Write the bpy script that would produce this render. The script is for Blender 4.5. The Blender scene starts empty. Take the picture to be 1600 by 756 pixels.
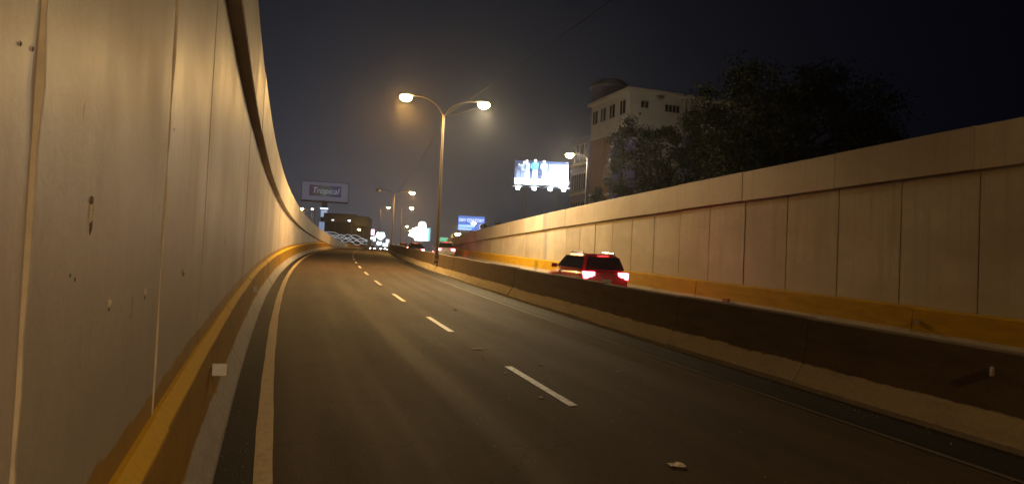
import bpy, bmesh, math, random
from mathutils import Vector, Matrix
random.seed(7)
sc = bpy.context.scene
C = sc.collection
# ------------------------------------------------------------------ camera
FPX, CX, CY, W0 = 1150.0, 800.0, 378.0, 1600.0
PITCH, ROLL, CAMZ = 0.032732, 0.046452, 2.0
cp_, sp_ = math.cos(PITCH), math.sin(PITCH); cr_, sr_ = math.cos(ROLL), math.sin(ROLL)
FWD = Vector((0, cp_, sp_)); UP0 = Vector((0, -sp_, cp_)); RT0 = Vector((1, 0, 0))
RIGHT = RT0 * cr_ + UP0 * sr_; UP = UP0 * cr_ - RT0 * sr_
cam = bpy.data.cameras.new('camera'); co = bpy.data.objects.new('camera', cam); C.objects.link(co)
co.matrix_world = Matrix(((RIGHT.x, UP.x, -FWD.x, 0), (RIGHT.y, UP.y, -FWD.y, 0), (RIGHT.z, UP.z, -FWD.z, CAMZ), (0, 0, 0, 1)))
cam.sensor_width = 36.0; cam.lens = 36.0 * FPX / W0; cam.clip_start = 0.05; cam.clip_end = 6000
sc.camera = co
# ------------------------------------------------------------------ night sky: base + glow of the city ahead
wd = bpy.data.worlds.new('World'); sc.world = wd; wd.use_nodes = True
nt = wd.node_tree; nt.nodes.clear()
out = nt.nodes.new('ShaderNodeOutputWorld'); bg = nt.nodes.new('ShaderNodeBackground')
sky = nt.nodes.new('ShaderNodeTexSky'); sky.sky_type = 'NISHITA'; sky.sun_disc = False
sky.sun_elevation = math.radians(-6); sky.sun_rotation = math.radians(160)
tc = nt.nodes.new('ShaderNodeTexCoord')
dot = nt.nodes.new('ShaderNodeVectorMath'); dot.operation = 'DOT_PRODUCT'
gaz = -0.20
dot.inputs[1].default_value = (math.sin(gaz), math.cos(gaz), 0.0)
nt.links.new(tc.outputs['Generated'], dot.inputs[0])
def wmath(op, a, b=None):
    n = nt.nodes.new('ShaderNodeMath'); n.operation = op
    for i, v in enumerate((a, b)):
        if v is None: continue
        if isinstance(v, (int, float)): n.inputs[i].default_value = v
        else: nt.links.new(v, n.inputs[i])
    return n.outputs[0]
ang = wmath('ARCCOSINE', dot.outputs['Value'])
glow = wmath('EXPONENT', wmath('MULTIPLY', ang, -5.6))
SKY_GLOW = 1.0
gcol = nt.nodes.new('ShaderNodeVectorMath'); gcol.operation = 'SCALE'; gcol.inputs[0].default_value = (0.090 * SKY_GLOW, 0.097 * SKY_GLOW, 0.122 * SKY_GLOW)
nt.links.new(glow, gcol.inputs['Scale'])
skys = nt.nodes.new('ShaderNodeVectorMath'); skys.operation = 'SCALE'; skys.inputs['Scale'].default_value = 0.02
nt.links.new(sky.outputs[0], skys.inputs[0])
ad = nt.nodes.new('ShaderNodeVectorMath'); ad.operation = 'ADD'
nt.links.new(gcol.outputs[0], ad.inputs[0]); nt.links.new(skys.outputs[0], ad.inputs[1])
ad2 = nt.nodes.new('ShaderNodeVectorMath'); ad2.operation = 'ADD'; ad2.inputs[1].default_value = (0.0006, 0.0006, 0.0022)
nt.links.new(ad.outputs[0], ad2.inputs[0]); nt.links.new(ad2.outputs[0], bg.inputs[0])
bg.inputs[1].default_value = 1.0; nt.links.new(bg.outputs[0], out.inputs[0])
sc.view_settings.view_transform = 'Standard'; sc.view_settings.look = 'None'
sc.view_settings.exposure = 0.0; sc.view_settings.gamma = 1.0; sc.view_settings.use_curve_mapping = False
sc.cycles.use_denoising = True
sc.cycles.max_bounces = 6; sc.cycles.diffuse_bounces = 3; sc.cycles.glossy_bounces = 3; sc.cycles.volume_bounces = 0
sc.cycles.sample_clamp_indirect = 4.0; sc.cycles.caustics_reflective = False; sc.cycles.caustics_refractive = False
sc.cycles.volume_max_steps = 64
sc.render.use_motion_blur = False
LAMP_W = 7800.0          # watts of one lit lantern
NEAR_LAMP = 0.37
HAZE_DENSITY = 0.0006
# ------------------------------------------------------------------ road alignment
YAW, K0, K1 = -0.32712, 0.0020563, -1.18e-05
G, S1, KC = 0.033757, 37.728, 0.00016211
SMIN, SMAX, DS = -80.0, 3000.0, 0.5
S_HMAX = -K0 / K1
def heading(s):
    s = min(s, S_HMAX); s = max(s, -80)
    return YAW + K0 * s + K1 * s * s / 2
PX = {}
def _build_path():
    n0 = int(-SMIN / DS); n1 = int(SMAX / DS)
    xs = [0.0] * (n0 + n1 + 1); ys = xs[:]
    x = y = 0.0
    for i in range(n1):
        t = heading((i + .5) * DS); x += math.sin(t) * DS; y += math.cos(t) * DS
        xs[n0 + i + 1] = x; ys[n0 + i + 1] = y
    x = y = 0.0
    for i in range(n0):
        t = heading(-(i + .5) * DS); x -= math.sin(t) * DS; y -= math.cos(t) * DS
        xs[n0 - i - 1] = x; ys[n0 - i - 1] = y
    return n0, xs, ys
N0, XS, YS = _build_path()
S_FLAT = S1 + G / KC
def zroad(s):
    s = min(s, S_FLAT)
    return G * s - (0.5 * KC * (s - S1) ** 2 if s > S1 else 0.0)
def rp(s, d, zabs=None, zrel=0.0):
    f = s / DS + N0; i = max(0, min(int(math.floor(f)), len(XS) - 2)); t = f - i
    x = XS[i] * (1 - t) + XS[i + 1] * t; y = YS[i] * (1 - t) + YS[i + 1] * t
    h = heading(s)
    return Vector((x + d * math.cos(h), y - d * math.sin(h), zabs if zabs is not None else zroad(s) + zrel))
def pix(px, py, depth):
    "point at forward distance depth that the photograph shows at px, py"
    v = FWD + RIGHT * ((px - CX) / FPX) + UP * ((CY - py) / FPX)
    return Vector((0, 0, CAMZ)) + v * depth
zLtop = lambda s: 6.03 - 0.008 * s
zRtop = lambda s: 5.61 - 0.0089 * s
# ------------------------------------------------------------------ materials
def newmat(name):
    m = bpy.data.materials.new(name); m.use_nodes = True
    return m, m.node_tree, m.node_tree.nodes['Principled BSDF']
class NB:
    def __init__(s, t): s.t = t
    def n(s, typ, **kw):
        x = s.t.nodes.new(typ)
        for k, v in kw.items(): setattr(x, k, v)
        return x
    def l(s, a, b): s.t.links.new(a, b)
    def val(s, sock, v):
        if isinstance(v, (int, float, tuple)): sock.default_value = v
        else: s.l(v, sock)
    def math(s, op, a, b=0.0, c=None):
        x = s.n('ShaderNodeMath', operation=op)
        s.val(x.inputs[0], a); s.val(x.inputs[1], b)
        if c is not None: s.val(x.inputs[2], c)
        return x.outputs[0]
    def mix(s, f, a, b, mode='MIX'):
        x = s.n('ShaderNodeMix', data_type='RGBA', blend_type=mode)
        s.val(x.inputs[0], f); s.val(x.inputs[6], a); s.val(x.inputs[7], b)
        return x.outputs[2]
    def noise(s, vec, scale, detail=4, rough=.55):
        x = s.n('ShaderNodeTexNoise'); x.inputs['Scale'].default_value = scale; x.inputs['Detail'].default_value = detail; x.inputs['Roughness'].default_value = rough
        if vec is not None: s.l(vec, x.inputs['Vector'])
        return x.outputs['Fac']
    def mapv(s, vec, scale=(1, 1, 1), loc=(0, 0, 0)):
        x = s.n('ShaderNodeMapping'); x.inputs['Scale'].default_value = scale; x.inputs['Location'].default_value = loc
        s.l(vec, x.inputs['Vector']); return x.outputs[0]
    def rng(s, v, a, b, c=0.0, d=1.0):
        x = s.n('ShaderNodeMapRange'); s.val(x.inputs[0], v)
        for i, q in enumerate((a, b, c, d)): x.inputs[i + 1].default_value = q
        return x.outputs[0]
    def bump(s, h, strength, dist=.01):
        x = s.n('ShaderNodeBump'); x.inputs['Strength'].default_value = strength; x.inputs['Distance'].default_value = dist
        s.l(h, x.inputs['Height']); return x.outputs[0]
def c4(r, g, b): return (r, g, b, 1.0)
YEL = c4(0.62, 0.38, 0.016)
def mat_wall(name, base, yellow_h, rough, grime=.5):
    m, t, p = newmat(name); b = NB(t)
    uv = b.n('ShaderNodeUVMap').outputs[0]
    oi = b.n('ShaderNodeObjectInfo')
    sep = b.n('ShaderNodeSeparateXYZ'); b.l(uv, sep.inputs[0])
    big = b.noise(uv, .55, 5, .6)
    streak = b.noise(b.mapv(uv, (2.6, .16, 1)), 1.6, 5, .6)
    fine = b.noise(uv, 22, 4, .65)
    blot = b.noise(b.mapv(uv, (1, 1, 1), (31, 7, 0)), 1.7, 6, .7)
    dk = tuple(x * .62 for x in base[:3]) + (1,)
    warm = (base[0] * .92, base[1] * .78, base[2] * .62, 1)
    col = b.mix(b.rng(big, .38, .68, 0, .55), base, warm)
    low = b.noise(b.mapv(uv, (.28, .5, 1), (17, 3, 0)), 1.0, 4, .6)
    col = b.mix(b.rng(low, .42, .66, 0, grime * 1.1), col, c4(base[0] * .66, base[1] * .60, base[2] * .55))
    col = b.mix(b.rng(streak, .50, .72, 0, grime * 1.1), col, dk)
    splash = b.math('ADD', sep.outputs[1], b.math('MULTIPLY', b.math('SUBTRACT', streak, .5), 1.6))
    col = b.mix(b.rng(splash, .9, 2.0, grime * .8, 0), col, dk)
    col = b.mix(b.rng(blot, .60, .80, 0, grime * .8), col, dk)
    col = b.mix(b.rng(fine, .35, .72, 0, .30), col, dk)
    mid = b.noise(b.mapv(uv, (1, 1, 1), (2, 5, 0)), 6.5, 6, .7)
    col = b.mix(b.rng(mid, .48, .70, 0, .32), col, dk)
    pore = b.n('ShaderNodeTexVoronoi'); pore.inputs['Scale'].default_value = 16; b.l(uv, pore.inputs['Vector'])
    col = b.mix(b.rng(pore.outputs['Distance'], .05, .10, .45, 0), col, dk)
    # each panel was cast apart: small tone differences
    tone = b.rng(oi.outputs['Random'], 0, 1, .82, 1.08)
    g = b.n('ShaderNodeVectorMath', operation='SCALE'); b.l(col, g.inputs[0]); b.l(tone, g.inputs['Scale']); col = g.outputs[0]
    # rust-brown pits and dribbles
    pit = b.noise(b.mapv(uv, (5, 1.6, 1), (3, 9, 0)), 2.3, 3, .5)
    col = b.mix(b.rng(pit, .735, .76, 0, .7), col, c4(.07, .045, .03))
    if yellow_h:
        edge = b.math('ADD', yellow_h, b.math('MULTIPLY', b.math('SUBTRACT', b.noise(uv, 2.2, 5, .7), .5), .16))
        f = b.rng(b.math('SUBTRACT', edge, sep.outputs[1]), -.012, .012)
        ycol = b.mix(b.rng(blot, .4, .7, 0, .5), c4(.34, .19, .014), c4(.22, .12, .012))  # wall-base yellow darkened in the colour, matching the shaded barrier face
        col = b.mix(f, col, ycol)
    b.l(col, p.inputs['Base Color'])
    b.l(b.rng(big, .3, .7, rough - .06, rough + .10), p.inputs['Roughness'])
    p.inputs['Specular IOR Level'].default_value = .5
    h = b.math('ADD', b.math('MULTIPLY', fine, .5), b.math('ADD', b.math('MULTIPLY', streak, .8), blot))
    b.l(b.bump(h, .25, .012), p.inputs['Normal'])
    return m
def mat_barrier(name, base, upper, brk, wig=.08, strip=None):
    "upper part painted, lower slope bare; uv.y is the height above the road along the profile"
    m, t, p = newmat(name); b = NB(t)
    uv = b.n('ShaderNodeUVMap').outputs[0]
    sep = b.n('ShaderNodeSeparateXYZ'); b.l(uv, sep.inputs[0])
    n1 = b.noise(b.mapv(uv, (1, 3, 1)), 1.4, 6, .7); n2 = b.noise(uv, 14, 5, .7); n3 = b.noise(b.mapv(uv, (.5, 2, 1), (5, 5, 0)), 2.2, 5, .65)
    edge = b.math('ADD', brk, b.math('MULTIPLY', b.math('SUBTRACT', n1, .5), wig * 2))
    f = b.rng(b.math('SUBTRACT', sep.outputs[1], edge), -.008, .008)
    lo = b.mix(b.rng(n2, .35, .7, 0, .5), base, tuple(x * .55 for x in base[:3]) + (1,))
    lo = b.mix(b.rng(n3, .5, .75, 0, .55), lo, tuple(x * .4 for x in base[:3]) + (1,))
    up = b.mix(b.rng(n3, .42, .75, 0, .6), upper, tuple(x * .5 for x in upper[:3]) + (1,))
    up = b.mix(b.rng(n2, .45, .8, 0, .3), up, tuple(x * .45 for x in upper[:3]) + (1,))
    if strip:   # light painted in: crest yellow brightened as if lit, steep face left dark
        crest_lit = b.rng(b.math('ADD', sep.outputs[1], b.math('MULTIPLY', b.math('SUBTRACT', n1, .5), .02)), strip - .006, strip + .006)
        up = b.mix(crest_lit, up, b.mix(b.rng(n2, .45, .8, 0, .35), YEL, tuple(x * .5 for x in YEL[:3]) + (1,)))
    col = b.mix(f, lo, up)
    b.l(col, p.inputs['Base Color']); p.inputs['Roughness'].default_value = .8; p.inputs['Specular IOR Level'].default_value = .15
    b.l(b.bump(b.math('ADD', n2, b.math('MULTIPLY', n1, 1.5)), .35, .02), p.inputs['Normal'])
    return m
def mat_asphalt(name, base=(.040, .036, .032), rough=.55):
    m, t, p = newmat(name); b = NB(t)
    uv = b.n('ShaderNodeUVMap').outputs[0]
    sep = b.n('ShaderNodeSeparateXYZ'); b.l(uv, sep.inputs[0])
    agg = b.n('ShaderNodeTexVoronoi'); agg.inputs['Scale'].default_value = 60; b.l(uv, agg.inputs['Vector'])
    fine = b.noise(uv, 45, 5, .8); big = b.noise(b.mapv(uv, (.12, .8, 1)), 1.3, 5, .6)
    tracks = b.noise(b.mapv(uv, (.02, 1.3, 1), (4, 2, 0)), 1.1, 3, .5)
    c = c4(*base); dk = c4(*[x * .55 for x in base]); lt = c4(*[min(1, x * 1.7) for x in base])
    col = b.mix(b.rng(big, .35, .7, 0, .8), c, dk)
    col = b.mix(b.rng(tracks, .45, .65, 0, .22), col, lt)
    oil = b.noise(b.mapv(uv, (.9, 3.2, 1), (9, 4, 0)), 1.0, 6, .75)
    col = b.mix(b.rng(oil, .56, .66, 0, .55), col, dk)
    ck = b.n('ShaderNodeTexVoronoi', feature='DISTANCE_TO_EDGE'); ck.inputs['Scale'].default_value = .33; wv = b.n('ShaderNodeVectorMath', operation='ADD'); nz = b.n('ShaderNodeTexNoise'); nz.inputs['Scale'].default_value = 1.6; nz.inputs['Detail'].default_value = 6; b.l(uv, nz.inputs['Vector']); b.l(uv, wv.inputs[0]); b.l(nz.outputs['Color'], wv.inputs[1]); b.l(wv.outputs[0], ck.inputs['Vector'])
    col = b.mix(b.rng(ck.outputs['Distance'], .0, .006, .75, 0), col, c4(*[x * .25 for x in base]))
    col = b.mix(b.rng(agg.outputs['Distance'], .0, .45, .8, 0), col, lt)
    col = b.mix(b.rng(fine, .60, .72, 0, .8), col, c4(*[min(1, x * 3.2) for x in base]))
    b.l(col, p.inputs['Base Color'])
    b.l(b.math('ADD', b.rng(tracks, .4, .65, rough + .03, rough - .03), b.math('MULTIPLY', b.math('SUBTRACT', big, .5), .15)), p.inputs['Roughness'])
    p.inputs['Specular IOR Level'].default_value = .22
    b.l(b.bump(b.math('ADD', fine, agg.outputs['Distance']), .5, .006), p.inputs['Normal'])
    return m
def mat_paint(name, base, wear=.4, rough=.5):
    m, t, p = newmat(name); b = NB(t)
    uv = b.n('ShaderNodeUVMap').outputs[0]
    n1 = b.noise(uv, 9, 6, .75); n2 = b.noise(uv, 70, 3, .7); n3 = b.noise(b.mapv(uv, (.3, 4, 1)), 2, 4, .6)
    col = b.mix(b.rng(b.math('ADD', b.math('MULTIPLY', n1, .6), b.math('MULTIPLY', n2, .4)), .50, .60, 0, wear), c4(*base), c4(.06, .05, .04))
    col = b.mix(b.rng(n3, .45, .7, 0, .35), col, c4(*[x * .6 for x in base]))
    b.l(col, p.inputs['Base Color']); p.inputs['Roughness'].default_value = rough
    b.l(b.bump(n2, .4, .004), p.inputs['Normal'])
    return m
def mat(name, base, rough=.6, metal=0.0, noise=.25, scale=6, bump=0.0, emit=None, estr=0.0):
    m, t, p = newmat(name); b = NB(t)
    p.inputs['Roughness'].default_value = rough; p.inputs['Metallic'].default_value = metal
    if noise:
        tcn = b.n('ShaderNodeTexCoord').outputs['Object']
        n = b.noise(tcn, scale, 5, .65)
        col = b.mix(b.rng(n, .35, .7, 0, noise), c4(*base), c4(*[x * .45 for x in base]))
        b.l(col, p.inputs['Base Color'])
        if bump: b.l(b.bump(n, bump, .02), p.inputs['Normal'])
    else: p.inputs['Base Color'].default_value = c4(*base)
    if emit:
        p.inputs['Emission Color'].default_value = c4(*emit); p.inputs['Emission Strength'].default_value = estr
    return m
M = {}
WALLC = c4(.56, .50, .425)
M['wall_left'] = mat_wall('painted concrete, left wall', WALLC, 1.03, .48, .58)
M['wall_right'] = mat_wall('painted concrete, right wall', c4(.60, .58, .53), 0, .6, .8)
M['coping'] = mat_wall('coping concrete', c4(.60, .575, .525), 0, .50, .6)
M['backing'] = mat('dark joint backing', (.06, .052, .045), .9)
M['seal'] = mat('joint sealant', (.62, .55, .43), .6, noise=.4, scale=12, bump=.4)
M['barrier_y'] = mat_barrier('yellow topped barrier', c4(.34, .31, .28), c4(.30, .165, .014), .30, .08, .812)  # dark upper yellow stands for shade on the steep face
M['barrier_m'] = mat_barrier('median barrier concrete', c4(.50, .47, .42), c4(.19, .155, .13), .36, .10)
M['asphalt'] = mat_asphalt('asphalt', (.056, .0365, .0205), .78)
M['shoulder'] = mat_asphalt('dirty asphalt gutter', (.017, .015, .014), .75)
M['ground'] = mat('paved ground', (.05, .047, .043), .9, noise=.5, scale=.4, bump=.2)
M['white_paint'] = mat_paint('white road paint', (.62, .60, .55), .9, .5)
M['line_paint'] = mat_paint('dull edge line paint', (.46, .36, .20), .5, .5)
M['old_paint'] = mat_paint('worn edge paint', (.085, .07, .05), .9, .7)
M['galv'] = mat('galvanised steel', (.15, .14, .13), .55, .3, .3, 9)
M['darkpole'] = mat('weathered pole paint', (.085, .07, .055), .6, .2, .4, 7)
M['lantern'] = mat('lantern housing', (.30, .29, .27), .5, .3, .2)
M['glow_sodium'] = mat('lit sodium lens', (.9, .8, .5), .4, noise=0, emit=(1.0, .60, .18), estr=160)
M['glow_sodium2'] = mat('lit yellow sodium lens', (.9, .8, .5), .4, noise=0, emit=(1.0, .72, .22), estr=160)
M['lens_off'] = mat('unlit lens', (.55, .55, .56), .3, noise=0)
M['cable'] = mat('black cable', (.03, .03, .03), .7, noise=0)
M['reflector'] = mat('reflector face', (.78, .82, .92), .35, noise=.25, scale=30)
M['reflector_frame'] = mat('reflector bracket', (.18, .16, .15), .7, noise=0)
M['litter'] = mat('crumpled paper litter', (.62, .58, .48), .8, noise=.3, scale=30)
M['chip'] = mat('broken concrete', (.17, .135, .10), .95, noise=.5, scale=40, bump=.6)
M['chip_l'] = mat('exposed pale mortar', (.62, .57, .48), .9, noise=.4, scale=40, bump=.6)
# ------------------------------------------------------------------ mesh helpers
def mesh(name, verts, faces, uvs=None, mats=(), fmat=None, smooth=False):
    me = bpy.data.meshes.new(name); me.from_pydata([tuple(v) for v in verts], [], faces)
    for m in mats: me.materials.append(m)
    if fmat:
        for p, i in zip(me.polygons, fmat): p.material_index = i
    if uvs:
        l = me.uv_layers.new(name='UVMap')
        for lp in me.loops: l.data[lp.index].uv = uvs[lp.vertex_index]
    if smooth:
        for p in me.polygons: p.use_smooth = True
    me.update(); return me
def link(name, me, parent=None, loc=None, rot=None):
    o = bpy.data.objects.new(name, me); C.objects.link(o)
    if parent is not None: o.parent = parent
    if loc is not None: o.location = loc
    if rot is not None: o.rotation_euler = rot
    return o
def thing(name, label, cat, loc=(0, 0, 0), rz=0.0, group=None):
    o = bpy.data.objects.new(name, None); C.objects.link(o); o.location = loc; o.rotation_euler = (0, 0, rz); o.empty_display_size = .3
    return tag(o, label, cat, group)
def tag(o, label, cat, group=None):
    o['label'] = label; o['category'] = cat
    if group: o['group'] = group
    return o
def structure(o): o['kind'] = 'structure'; return o
class MB:
    "collects shapes for one mesh"
    def __init__(s): s.v = []; s.f = []; s.m = []
    def add(s, vs, fs, mi=0):
        o = len(s.v); s.v += [Vector(v) for v in vs]; s.f += [tuple(o + i for i in f) for f in fs]; s.m += [mi] * len(fs); return s
    def box(s, x0, y0, z0, x1, y1, z1, mi=0):
        vs = [(x, y, z) for z in (z0, z1) for y in (y0, y1) for x in (x0, x1)]
        return s.add(vs, [(0, 2, 3, 1), (4, 5, 7, 6), (0, 1, 5, 4), (2, 6, 7, 3), (0, 4, 6, 2), (1, 3, 7, 5)], mi)
    def bbox(s, x0, y0, z0, x1, y1, z1, b=.02, mi=0):
        "box with chamfered edges"
        bm = bmesh.new(); bmesh.ops.create_cube(bm, size=1.0)
        for v in bm.verts:
            v.co = Vector(((x0 + x1) / 2 + v.co.x * (x1 - x0), (y0 + y1) / 2 + v.co.y * (y1 - y0), (z0 + z1) / 2 + v.co.z * (z1 - z0)))
        bmesh.ops.bevel(bm, geom=bm.edges[:], offset=b, segments=2, affect='EDGES', profile=.5)
        bm.verts.ensure_lookup_table()
        s.add([v.co.copy() for v in bm.verts], [tuple(v.index for v in f.verts) for f in bm.faces], mi); bm.free(); return s
    def tube(s, pts, radii, n=10, mi=0, cap=True):
        pts = [Vector(p) for p in pts]; rings = []
        if isinstance(radii, (int, float)): radii = [radii] * len(pts)
        for i, p in enumerate(pts):
            t = (pts[min(i + 1, len(pts) - 1)] - pts[max(i - 1, 0)]).normalized()
            a = t.orthogonal().normalized() if i == 0 else (a - t * a.dot(t)).normalized()
            bb = t.cross(a)
            rings.append([p + (a * math.cos(2 * math.pi * k / n) + bb * math.sin(2 * math.pi * k / n)) * radii[i] for k in range(n)])
        vs = [v for r in rings for v in r]; fs = []
        for i in range(len(rings) - 1):
            for k in range(n): fs.append((i * n + k, i * n + (k + 1) % n, (i + 1) * n + (k + 1) % n, (i + 1) * n + k))
        if cap: fs.append(tuple(range(n - 1, -1, -1))); fs.append(tuple((len(rings) - 1) * n + k for k in range(n)))
        return s.add(vs, fs, mi)
    def lathe(s, prof, n=16, mi=0, center=(0, 0, 0)):
        c = Vector(center); vs = []; fs = []
        for r, z in prof:
            for k in range(n): vs.append(c + Vector((r * math.cos(2 * math.pi * k / n), r * math.sin(2 * math.pi * k / n), z)))
        for i in range(len(prof) - 1):
            for k in range(n): fs.append((i * n + k, i * n + (k + 1) % n, (i + 1) * n + (k + 1) % n, (i + 1) * n + k))
        fs.append(tuple(range(n - 1, -1, -1))); fs.append(tuple((len(prof) - 1) * n + k for k in range(n)))
        return s.add(vs, fs, mi)
    def prism(s, poly, z0, z1, mi=0):
        n = len(poly); vs = [(x, y, z0) for x, y in poly] + [(x, y, z1) for x, y in poly]
        return s.add(vs, [tuple(range(n - 1, -1, -1)), tuple(range(n, 2 * n))] + [(i, (i + 1) % n, n + (i + 1) % n, n + i) for i in range(n)], mi)
    def build(s, name, mats, parent=None, smooth=False, loc=None, rot=None):
        if not isinstance(mats, (list, tuple)): mats = [mats]
        me = mesh(name, s.v, s.f, None, mats, s.m, smooth)
        if smooth:
            try: me.set_sharp_from_angle(angle=math.radians(40))
            except Exception: pass
        return link(name, me, parent, loc, rot)
# ------------------------------------------------------------------ setting: ground, roads
def sheet(name, svals, dvals, zf, m, parent=None):
    "grid in road coordinates, uv = (s, d)"
    vs = []; uv = []; fs = []; nd = len(dvals)
    for s in svals:
        for d in dvals:
            vs.append(rp(s, d, zabs=zf(s, d))); uv.append((s, d))
    for i in range(len(svals) - 1):
        for j in range(nd - 1):
            a = i * nd + j; fs.append((a, a + 1, a + nd + 1, a + nd))
    return link(name, mesh(name, vs, fs, uv, [m]), parent)
def srange(a, b, st):
    n = max(1, round((b - a) / st)); return [a + (b - a) * i / n for i in range(n + 1)]
SR = srange(-60, 260, 1.0) + [300, 400, 600, 900, 1400, 2200, 2990]
def ground_z(s, side):
    top = (zLtop(s) if side < 0 else zRtop(s)) - 1.0
    return max(min(top, 4.75), zroad(s) - .12) if s < 200 else zroad(s) - .12
gl = structure(sheet('ground', SR[::2] + [2990], [-380, -200, -90, -40, -15, -.85], lambda s, d: ground_z(s, -1), M['ground']))
gr = structure(sheet('ground', SR[::2] + [2990], [14.85, 30, 60, 120, 220, 380], lambda s, d: ground_z(s, 1), M['ground']))
road = structure(sheet('road', SR, [-.62, 0.15, 2, 3.7, 5.4, 7, 8.1], lambda s, d: zroad(s), M['asphalt']))
road2 = structure(sheet('opposite_road', SR, [8.4, 9, 10.5, 12, 13.5, 14.86], lambda s, d: zroad(s), M['asphalt']))
SV = srange(-30, 230, 1.0)
def wob(s, k, a): return a * (math.sin(s * .9 + k) * .5 + math.sin(s * 2.3 + k * 2) * .3 + math.sin(s * 5.1 + k * 3) * .2)
def strip(name, parent, m, d0, d1, lift, svals, wa=.0, k=0):
    vs = []; uv = []; fs = []
    for s in svals:
        for j, d in enumerate((d0, d1)):
            dd = d + wob(s, k + j * 4, wa); vs.append(rp(s, dd, zrel=lift)); uv.append((s, dd))
    for i in range(len(svals) - 1): fs.append((2 * i, 2 * i + 1, 2 * i + 3, 2 * i + 2))
    return link(name, mesh(name, vs, fs, uv, [m]), parent)
SF = srange(-4, 60, .25) + srange(60, 230, 1.0)[1:]
strip('shoulder_strip', road, M['shoulder'], -.5, .0, .004, SF, .02, 1)
strip('shoulder_strip', road, M['shoulder'], 6.98, 8.0, .004, SF, .03, 2)
strip('edge_line', road, M['line_paint'], -.01, .143, .009, SF, .007, 3)
strip('edge_line', road, M['old_paint'], 6.88, 6.96, .009, SF, .012, 5)
PER, PH, KL = 7.0361, 8.5599, 2.77
for i in range(-1, 20):
    s0 = PH + i * PER; q = .5 if i < 3 else 0
    vs = []; uv = []; fs = []
    ss = srange(s0, s0 + KL, .3)
    for j, s in enumerate(ss):
        for d in (3.66, 3.785):
            dd = d + random.uniform(-.004, .004); sx = s + (random.uniform(-.03, .03) if j in (0, len(ss) - 1) else 0)
            vs.append(rp(sx, dd, zrel=.008)); uv.append((sx + i * 3.3, dd))
    for j in range(len(ss) - 1): fs.append((2 * j, 2 * j + 1, 2 * j + 3, 2 * j + 2))
    link('lane_dash', mesh('lane_dash', vs, fs, uv, [M['white_paint']]), road)
# ------------------------------------------------------------------ retaining walls
def wall(name, label, side, dface, dcop, ztop, cop_h, s_seams, cop_step, pmat, s_end):
    t = thing(name, label, 'wall', (0, 0, 0))
    sg = side                     # -1: wall on the left, behind is more negative d
    # backing: one strip behind the joints
    sv = srange(s_seams[0], s_end, 1.0); vs = []; fs = []
    for s in sv:
        for d, z in ((dface + sg * .13, zroad(s) - .3), (dface + sg * .13, ztop(s) - .1), (dface + sg * .42, ztop(s) - .1), (dface + sg * .42, zroad(s) - .3)):
            vs.append(rp(s, d, zabs=z))
    for i in range(len(sv) - 1):
        for k in range(3): fs.append((4 * i + k, 4 * i + k + 1, 4 * i + 5 + k, 4 * i + 4 + k))
    link('backing', mesh('backing', vs, fs, None, [M['backing']]), t)
    gap, ch = (.004, .007) if sg < 0 else (.010, .014)
    for a, b in zip(s_seams[:-1], s_seams[1:]):
        if ztop((a + b) / 2) - cop_h < zroad((a + b) / 2) + .1: break
        off = random.uniform(-.003, .003) if sg < 0 else random.uniform(-.012, .012)
        cols = [(a + gap, .14), (a + gap, ch), (a + gap + ch, 0), ((a + b) / 2, 0), (b - gap - ch, 0), (b - gap, ch), (b - gap, .14)]
        vs = []; uv = []; fs = []
        rows = 4
        for s, dep in cols:
            zb = zroad(s) - .1; zt = ztop(s) - cop_h - .015
            for r in range(rows):
                z = zb + (zt - zb) * r / (rows - 1)
                vs.append(rp(s, dface + sg * (dep + off), zabs=z)); uv.append((s, z - zroad(s)))
        for i in range(len(cols) - 1):
            for r in range(rows - 1):
                q = (i * rows + r, (i + 1) * rows + r, (i + 1) * rows + r + 1, i * rows + r + 1)
                fs.append(q if sg > 0 else q[::-1])
        link('wall_panel', mesh('wall_panel', vs, fs, uv, [pmat]), t)
    s = s_seams[0]
    while s < s_end - .5:
        e = min(s + cop_step, s_end); vs = []; uv = []; fs = []
        oz = random.uniform(-.008, .008); od = random.uniform(-.008, .008)
        st = [s + .008] + srange(s, e, cop_step / 4)[1:-1] + [e - .008]
        for q in st:
            zt = ztop(q) + oz; zb = max(zt - cop_h, zroad(q) - .1)
            pr = [(dface + sg * .45, zt), (dcop + sg * .02, zt), (dcop, zt - .02), (dcop, (zt + zb) / 2), (dcop, zb + .015), (dcop + sg * .015, zb), (dface + sg * .45, zb)]
            for d, z in pr: vs.append(rp(q, d + od, zabs=z)); uv.append((q, z - zroad(q) + (0 if abs(d - dcop) < .05 else .3)))
        n = 7
        for i in range(len(st) - 1):
            for k in range(n):
                f = (i * n + k, i * n + (k + 1) % n, (i + 1) * n + (k + 1) % n, (i + 1) * n + k); fs.append(f if sg > 0 else f[::-1])
        fs.append(tuple(range(n))); fs.append(tuple((len(st) - 1) * n + k for k in range(n - 1, -1, -1)))
        link('coping_section', mesh('coping_section', vs, fs, uv, [M['coping']]), t)
        s = e
    return t
LSEAM = [2.17 - 2.6 * i for i in range(9, 0, -1)] + [2.17, 4.68] + [4.68 + 2.7 * i for i in range(1, 56)]
RSEAM = [12.08 - 2.18 * i for i in range(18, 0, -1)] + [12.08 + 2.185 * i for i in range(0, 35)]
wl = wall('retaining_wall', 'tall cream concrete retaining wall curving along the left carriageway', -1, -.57, -.40, zLtop, 1.28, LSEAM, 5.4, M['wall_left'], 152)
wr = wall('retaining_wall', 'beige concrete retaining wall of wide panels beyond the far carriageway', 1, 14.43, 14.33, zRtop, .96, RSEAM, 4.37, M['wall_right'], 87)
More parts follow.
